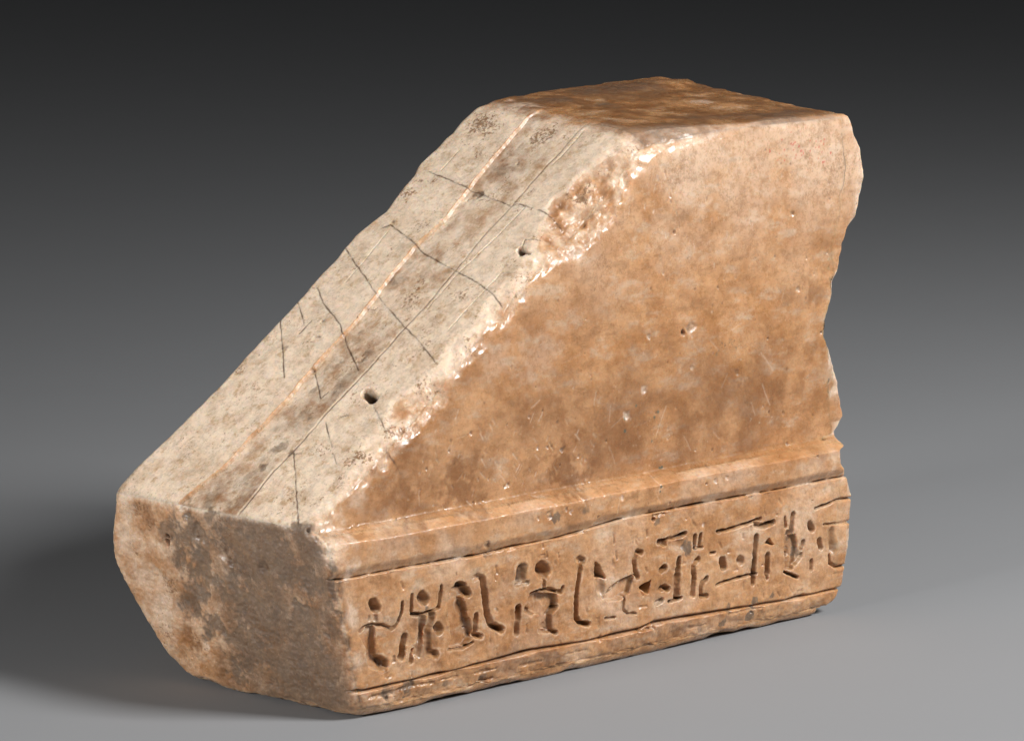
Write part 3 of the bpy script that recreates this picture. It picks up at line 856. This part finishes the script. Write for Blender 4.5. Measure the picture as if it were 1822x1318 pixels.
M['brown'] = np.maximum(M['brown'], np.where(wallm, .78*(1-sstep(.30, .66, P[:, 2]))*np.clip(.7+.8*N1, 0, 1.2), 0))
M['pale'] = np.maximum(M['pale'], np.where(wallm, .62*sstep(.45, .8, P[:, 2])*np.clip(.6+.9*N1, 0, 1), 0))
M['spot'] = np.maximum(M['spot'], np.where(own == iSLOPE, np.clip(.02+.35*N1, 0, 1), 0))
M['spot'] = np.maximum(M['spot'], np.where(wallm, np.clip(.1+.6*N1, 0, 1), 0))
for kk in M:
    M[kk] = np.clip(M[kk], 0, 1)

# ------------------------------------------------------------------ material
mat = bpy.data.materials.new('weathered_alabaster')
mat.use_nodes = True
nt = mat.node_tree
N, L = nt.nodes, nt.links
bsdf = N['Principled BSDF']


def nd(t, **kw):
    n = N.new(t)
    for a, b in kw.items():
        setattr(n, a, b)
    return n


def inp(n, i, v):
    if hasattr(v, 'is_linked') or isinstance(v, bpy.types.NodeSocket):
        L.new(v, n.inputs[i])
    else:
        n.inputs[i].default_value = v


tc = nd('ShaderNodeTexCoord').outputs['Object']


def noise(scale, detail=4, rough=.6, dist=0.0, vec=None):
    n = nd('ShaderNodeTexNoise')
    inp(n, 'Vector', vec or tc)
    n.inputs['Scale'].default_value = scale/S
    n.inputs['Detail'].default_value = detail
    n.inputs['Roughness'].default_value = rough
    n.inputs['Distortion'].default_value = dist
    return n.outputs['Fac']


def mapr(v, a, b, c=0.0, d=1.0):
    n = nd('ShaderNodeMapRange')
    n.interpolation_type = 'SMOOTHSTEP'
    inp(n, 0, v)
    for i, x in enumerate((a, b, c, d)):
        inp(n, i+1, x)
    return n.outputs[0]


def mth(op, a, b=0.0, clamp=False):
    n = nd('ShaderNodeMath', operation=op, use_clamp=clamp)
    inp(n, 0, a)
    inp(n, 1, b)
    return n.outputs[0]


def mix(f, a, b, mode='MIX'):
    n = nd('ShaderNodeMix', data_type='RGBA', blend_type=mode)
    inp(n, 0, f)
    for i, v in ((6, a), (7, b)):
        if isinstance(v, tuple):
            n.inputs[i].default_value = (*v, 1)
        else:
            L.new(v, n.inputs[i])
    return n.outputs[2]


def attr(name):
    n = nd('ShaderNodeAttribute', attribute_name=name)
    s = nd('ShaderNodeSeparateColor')
    L.new(n.outputs['Color'], s.inputs[0])
    return s.outputs


a1, a2_, a3 = attr('mask_a'), attr('mask_b'), attr('mask_c')
m_tan, m_dirt, m_grey = a1[0], a1[1], a1[2]
m_pale, m_brown, m_spot = a2_[0], a2_[1], a2_[2]
m_red, m_green, m_rough = a3[0], a3[1], a3[2]

n_big = noise(5.5, 5, .6, .4)
n_mid = noise(23, 9, .74, .12)
n_fine = noise(70, 6, .78)
n_micro = noise(260, 3, .6)
n_spk = noise(210, 4, .68, .2)
n_clu = noise(21, 3, .6)
mpn = nd('ShaderNodeMapping')
L.new(tc, mpn.inputs[0])
mpn.inputs['Rotation'].default_value = (0, math.radians(-58), 0)
mpn.inputs['Scale'].default_value = (.55, 1, 1.35)
n_streak = noise(26, 8, .74, .1, mpn.outputs[0])

CREAM = (0.71, 0.568, 0.435)
CREAM2 = (0.56, 0.420, 0.300)
TAN = (0.53, 0.292, 0.142)
TAN2 = (0.40, 0.190, 0.074)
BROWN = (0.195, 0.078, 0.023)
BROWN2 = (0.26, 0.118, 0.042)
GREY = (0.108, 0.080, 0.060)
DIRT = (0.078, 0.034, 0.013)
RUST = (0.19, 0.090, 0.035)
PALE = (0.71, 0.555, 0.430)

cream = mix(mapr(n_mid, .42, .66), CREAM, CREAM2)
cream = mix(mapr(noise(48, 6, .7), .53, .66, 0, .75), cream, (0.44, 0.29, 0.165))
tan = mix(mapr(mth('ADD', mth('MULTIPLY', n_mid, .5), mth('MULTIPLY', n_big, .5)), .40, .62), TAN, TAN2)
tan = mix(mapr(n_streak, .50, .66, 0, .6), tan, CREAM2)
tan = mix(mapr(n_streak, .50, .36, 0, .55), tan, BROWN2)
t_fac = mapr(mth('ADD', m_tan, mth('MULTIPLY', mth('SUBTRACT', n_mid, .5), .9)), .15, .75)
col = mix(t_fac, cream, tan)
# brown patina, broken up by noise
bn = mth('ADD', mth('MULTIPLY', mth('SUBTRACT', n_mid, .5), 1.15), mth('MULTIPLY', mth('SUBTRACT', n_fine, .5), 1.15))
bn = mth('ADD', bn, mth('MULTIPLY', mth('SUBTRACT', n_streak, .5), .6))
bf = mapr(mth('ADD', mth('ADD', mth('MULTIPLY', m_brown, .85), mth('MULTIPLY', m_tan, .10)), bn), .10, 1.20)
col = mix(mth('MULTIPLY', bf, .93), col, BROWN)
# pale worn stone
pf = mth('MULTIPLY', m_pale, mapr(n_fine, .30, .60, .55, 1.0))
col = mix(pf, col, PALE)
# grey-brown grime, with the shade painted on the slope's middle strip
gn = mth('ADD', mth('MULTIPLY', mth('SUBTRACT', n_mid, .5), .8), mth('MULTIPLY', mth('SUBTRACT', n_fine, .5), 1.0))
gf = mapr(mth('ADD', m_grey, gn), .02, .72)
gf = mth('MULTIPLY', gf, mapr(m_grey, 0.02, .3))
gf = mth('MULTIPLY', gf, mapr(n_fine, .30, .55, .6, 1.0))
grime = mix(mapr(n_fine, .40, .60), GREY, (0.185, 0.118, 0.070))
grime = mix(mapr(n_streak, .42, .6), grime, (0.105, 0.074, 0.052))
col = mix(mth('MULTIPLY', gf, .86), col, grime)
# rusty speckles
sp = mapr(mth('ADD', mth('ADD', mth('MULTIPLY', n_spk, .75), mth('MULTIPLY', n_clu, .45)), mth('MULTIPLY', m_spot, .115)), .70, .79)
sp = mth('MULTIPLY', sp, mapr(m_tan, .55, .95, 1.0, .45))
col = mix(mth('MULTIPLY', sp, .80), col, RUST)
# fine dark pores everywhere
po = mapr(n_micro, .67, .76)
col = mix(mth('MULTIPLY', po, mth('ADD', .25, mth('MULTIPLY', m_rough, .4))), col, RUST)
fin = mapr(mth('ADD', mth('MULTIPLY', n_fine, .7), mth('MULTIPLY', n_micro, .3)), .34, .64, .85, 1.13)
mm = nd('ShaderNodeMix', data_type='RGBA', blend_type='MULTIPLY')
mm.inputs[0].default_value = 1.0
L.new(col, mm.inputs[6])
cmb = nd('ShaderNodeCombineColor')
for i in range(3):
    L.new(fin, cmb.inputs[i])
L.new(cmb.outputs[0], mm.inputs[7])
col = mm.outputs[2]
gl = mapr(noise(190, 2, .5), .69, .75)
gl = mth('MULTIPLY', gl, mapr(n_clu, .40, .62))
col = mix(mth('MULTIPLY', gl, .35), col, (0.72, 0.60, 0.48))  # crystal glints painted into the colour as pale specks
col = mix(mth('MULTIPLY', m_dirt, .94), col, DIRT)
col = mix(mth('MULTIPLY', m_red, .8), col, (0.50, 0.035, 0.03))
col = mix(mth('MULTIPLY', m_green, .85), col, (0.02, 0.085, 0.075))
L.new(col, bsdf.inputs['Base Color'])
rg = mapr(n_fine, .3, .7, .20, .38)
rg = mth('ADD', rg, mth('MULTIPLY', m_dirt, .25), True)
rg = mth('ADD', rg, mth('MULTIPLY', gf, .12), True)
rg = mth('ADD', rg, mth('MULTIPLY', m_rough, .26), True)
L.new(rg, bsdf.inputs['Roughness'])
bsdf.inputs['Specular IOR Level'].default_value = 0.45
bsdf.inputs['Coat Weight'].default_value = 0.30
bsdf.inputs['Coat Roughness'].default_value = 0.22
bsdf.subsurface_method = 'RANDOM_WALK'
bsdf.inputs['Subsurface Weight'].default_value = 0.65
bsdf.inputs['Subsurface Radius'].default_value = (1.0, 0.55, 0.30)
bsdf.inputs['Subsurface Scale'].default_value = 0.011*S
bh = mth('ADD', mth('MULTIPLY', n_fine, .6), mth('MULTIPLY', n_micro, .35))
bmp = nd('ShaderNodeBump')
inp(bmp, 'Strength', mth('ADD', .09, mth('MULTIPLY', m_rough, .60)))
bmp.inputs['Distance'].default_value = 0.004*S
L.new(bh, bmp.inputs['Height'])
L.new(bmp.outputs[0], bsdf.inputs['Normal'])

mat_line = mat.copy()                         # hair-thin incised lines: the same stone without light bleeding through
mat_line.name = 'weathered_alabaster_incised'
mat_line.node_tree.nodes['Principled BSDF'].inputs['Subsurface Weight'].default_value = 0.0

# ------------------------------------------------------------------ build faces, normals, parts
faces = []
fpatch = []
for (nm, gsh, o, flip), of in zip(patches, off):
    a, b = gsh.shape[:2]
    I = np.arange(a*b).reshape(a, b)+of
    q = np.stack([I[:-1, :-1], I[1:, :-1], I[1:, 1:], I[:-1, 1:]], -1).reshape(-1, 4)
    # orient outward
    c = q[len(q)//2+b//2]
    nn = np.cross(P0[c[1]]-P0[c[0]], P0[c[3]]-P0[c[0]])
    if nn@PL[own[c[0]]][0] < 0:
        q = q[:, ::-1]
    faces.append(q)
    fpatch += [nm]*len(q)
faces = np.concatenate(faces)
fpatch = np.array(fpatch)
fn = np.cross(P[faces[:, 2]]-P[faces[:, 0]], P[faces[:, 3]]-P[faces[:, 1]])
vn = np.zeros((NV, 3))
for c in range(4):
    for ax in range(3):
        vn[:, ax] += np.bincount(faces[:, c], fn[:, ax], NV)
# weld normals across patch borders (matching starting points)
key = np.round(P0*1e6).astype(np.int64)
border = np.zeros(NV, bool)
for (nm, gsh, o, flip), of in zip(patches, off):
    a, b = gsh.shape[:2]
    I = np.arange(a*b).reshape(a, b)+of
    for e in (I[0], I[-1], I[:, 0], I[:, -1]):
        border[e] = True
bi = np.where(border)[0]
_, inv = np.unique(key[bi], axis=0, return_inverse=True)
inv = inv.reshape(-1)
vnu = vn/np.maximum(np.linalg.norm(vn, axis=1), 1e-20)[:, None]
for ax in range(3):
    s = np.bincount(inv, vnu[bi, ax])
    vnu[bi, ax] = s[inv]
for ax in range(3):                           # and close the seams exactly
    s = np.bincount(inv, P[bi, ax])/np.bincount(inv)
    P[bi, ax] = s[inv]
vn = vnu/np.maximum(np.linalg.norm(vnu, axis=1), 1e-20)[:, None]

root = bpy.data.objects.new('sundial_fragment', None)
sc.collection.objects.link(root)
root.rotation_euler = (0, 0, YAW)
root.empty_display_size = 0.02
root['label'] = 'weathered tan stone sundial fragment with sloping face and carved hieroglyph band on grey paper'
root['category'] = 'sundial'

MA = np.stack([M['tan'], M['dirt'], M['grey'], np.ones(NV)], 1).astype(np.float32)
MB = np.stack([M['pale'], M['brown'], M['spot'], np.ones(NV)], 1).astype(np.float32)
MC = np.stack([M['red'], M['green'], M['rough'], np.ones(NV)], 1).astype(np.float32)


def make(name, fsel, parent, label=None):
    q = faces[fsel]
    ids, invq = np.unique(q.reshape(-1), return_inverse=True)
    me = bpy.data.meshes.new(name)
    me.vertices.add(len(ids))
    me.vertices.foreach_set('co', (P[ids]*S).astype(np.float32).ravel())
    me.loops.add(len(q)*4)
    me.polygons.add(len(q))
    me.loops.foreach_set('vertex_index', invq.reshape(-1).astype(np.int32))
    me.polygons.foreach_set('loop_start', np.arange(0, len(q)*4, 4, dtype=np.int32))
    me.polygons.foreach_set('use_smooth', np.ones(len(q), bool))
    me.update(calc_edges=True)
    for an, arr in (('mask_a', MA), ('mask_b', MB), ('mask_c', MC)):
        at = me.attributes.new(an, 'FLOAT_COLOR', 'POINT')
        at.data.foreach_set('color', arr[ids].ravel())
    me.normals_split_custom_set_from_vertices(vn[ids].astype(np.float32))
    me.materials.append(mat_line if name == 'hour_line' else mat)
    ob = bpy.data.objects.new(name, me)
    sc.collection.objects.link(ob)
    ob.parent = parent
    if label:
        ob['label'] = label
    return ob


fv = faces[:, 0]
fs = SUB[faces]
fsub = np.where((fs[:, 0] == fs[:, 1]) | (fs[:, 0] == fs[:, 2]), fs[:, 0], np.where(fs[:, 1] == fs[:, 2], fs[:, 1], fs[:, 3]))
fsub = np.where(((fpatch == 'side') | (fpatch == 'top')), fsub, -1)
z0 = P0[fv][:, 2]
is_side = fpatch == 'side'
cat = np.full(len(faces), '', dtype='<U20')
cat[fpatch == 'end'] = 'end_face'
cat[fpatch == 'back'] = 'broken_face'
cat[fpatch == 'far'] = 'rear_face'
cat[fpatch == 'under'] = 'underside'
cat[(fpatch == 'top') & (own[fv] == iTOP)] = 'top_face'
cat[(fpatch == 'top') & (own[fv] == iSLOPE)] = 'sloping_face'
cat[(cat == 'sloping_face') & (LEFT[fv] > .5)] = 'raised_strip'
cat[is_side] = 'side_wall'
cat[is_side & (z0 < ZT_[fv])] = 'moulding'
cat[is_side & (z0 < ZG_[fv])] = 'inscription_band'
cat[is_side & (z0 < ZL_[fv])] = 'plinth'
fsub = np.where(is_side & (cat != 'inscription_band'), -1, fsub)
parents = {}
for cn in ('side_wall', 'moulding', 'inscription_band', 'plinth', 'sloping_face', 'top_face', 'end_face', 'broken_face', 'rear_face', 'underside'):
    parents[cn] = make(cn, (cat == cn) & ((fsub < 0) if cn in ('inscription_band', 'sloping_face') else True), root)
make('raised_strip', (cat == 'raised_strip') & (fsub < 0), parents['sloping_face'])
for i, sn in enumerate(subnames):
    s = fsub == i
    if s.sum() < 6:
        continue
    make(sn, s, parents['inscription_band'] if sn == 'hieroglyph' else parents['sloping_face'])

# ------------------------------------------------------------------ grey paper sweep
yp = [-14, -6, -3, -1, 0, 1, 2, 3, 4, 6, 8, 10, 12, 14, 16, 18]
pr = [(y, 0.0) for y in yp]
for i in range(1, 25):
    a = i/24*math.pi/2
    pr.append((18+6*math.sin(a), 6-6*math.cos(a)))
pr += [(24, 9), (24, 14)]
xsr = np.linspace(-22, 22, 45)
V = [(x*S, y*S, z*S) for (y, z) in pr for x in xsr]
n = len(xsr)
Fq = [(j*n+i, j*n+i+1, (j+1)*n+i+1, (j+1)*n+i) for j in range(len(pr)-1) for i in range(n-1)]
me = bpy.data.meshes.new('backdrop')
me.from_pydata(V, [], Fq)
me.polygons.foreach_set('use_smooth', np.ones(len(Fq), bool))
bm_ = bpy.data.materials.new('grey_paper')
bm_.use_nodes = True
b2n = bm_.node_tree
pb = b2n.nodes['Principled BSDF']
nz = b2n.nodes.new('ShaderNodeTexNoise')
nz.inputs['Scale'].default_value = 3/S
cr = b2n.nodes.new('ShaderNodeValToRGB')
cr.color_ramp.elements[0].color = (0.240, 0.244, 0.252, 1)
cr.color_ramp.elements[1].color = (0.247, 0.251, 0.259, 1)
tcx = b2n.nodes.new('ShaderNodeTexCoord')
b2n.links.new(tcx.outputs['Object'], nz.inputs['Vector'])
b2n.links.new(nz.outputs['Fac'], cr.inputs['Fac'])
b2n.links.new(cr.outputs['Color'], pb.inputs['Base Color'])
pb.inputs['Roughness'].default_value = 0.85
pb.inputs['Specular IOR Level'].default_value = 0.2
me.materials.append(bm_)
bo = bpy.data.objects.new('backdrop', me)
sc.collection.objects.link(bo)
bo['kind'] = 'structure'
bo.location = (0, 0, -GZ*S)
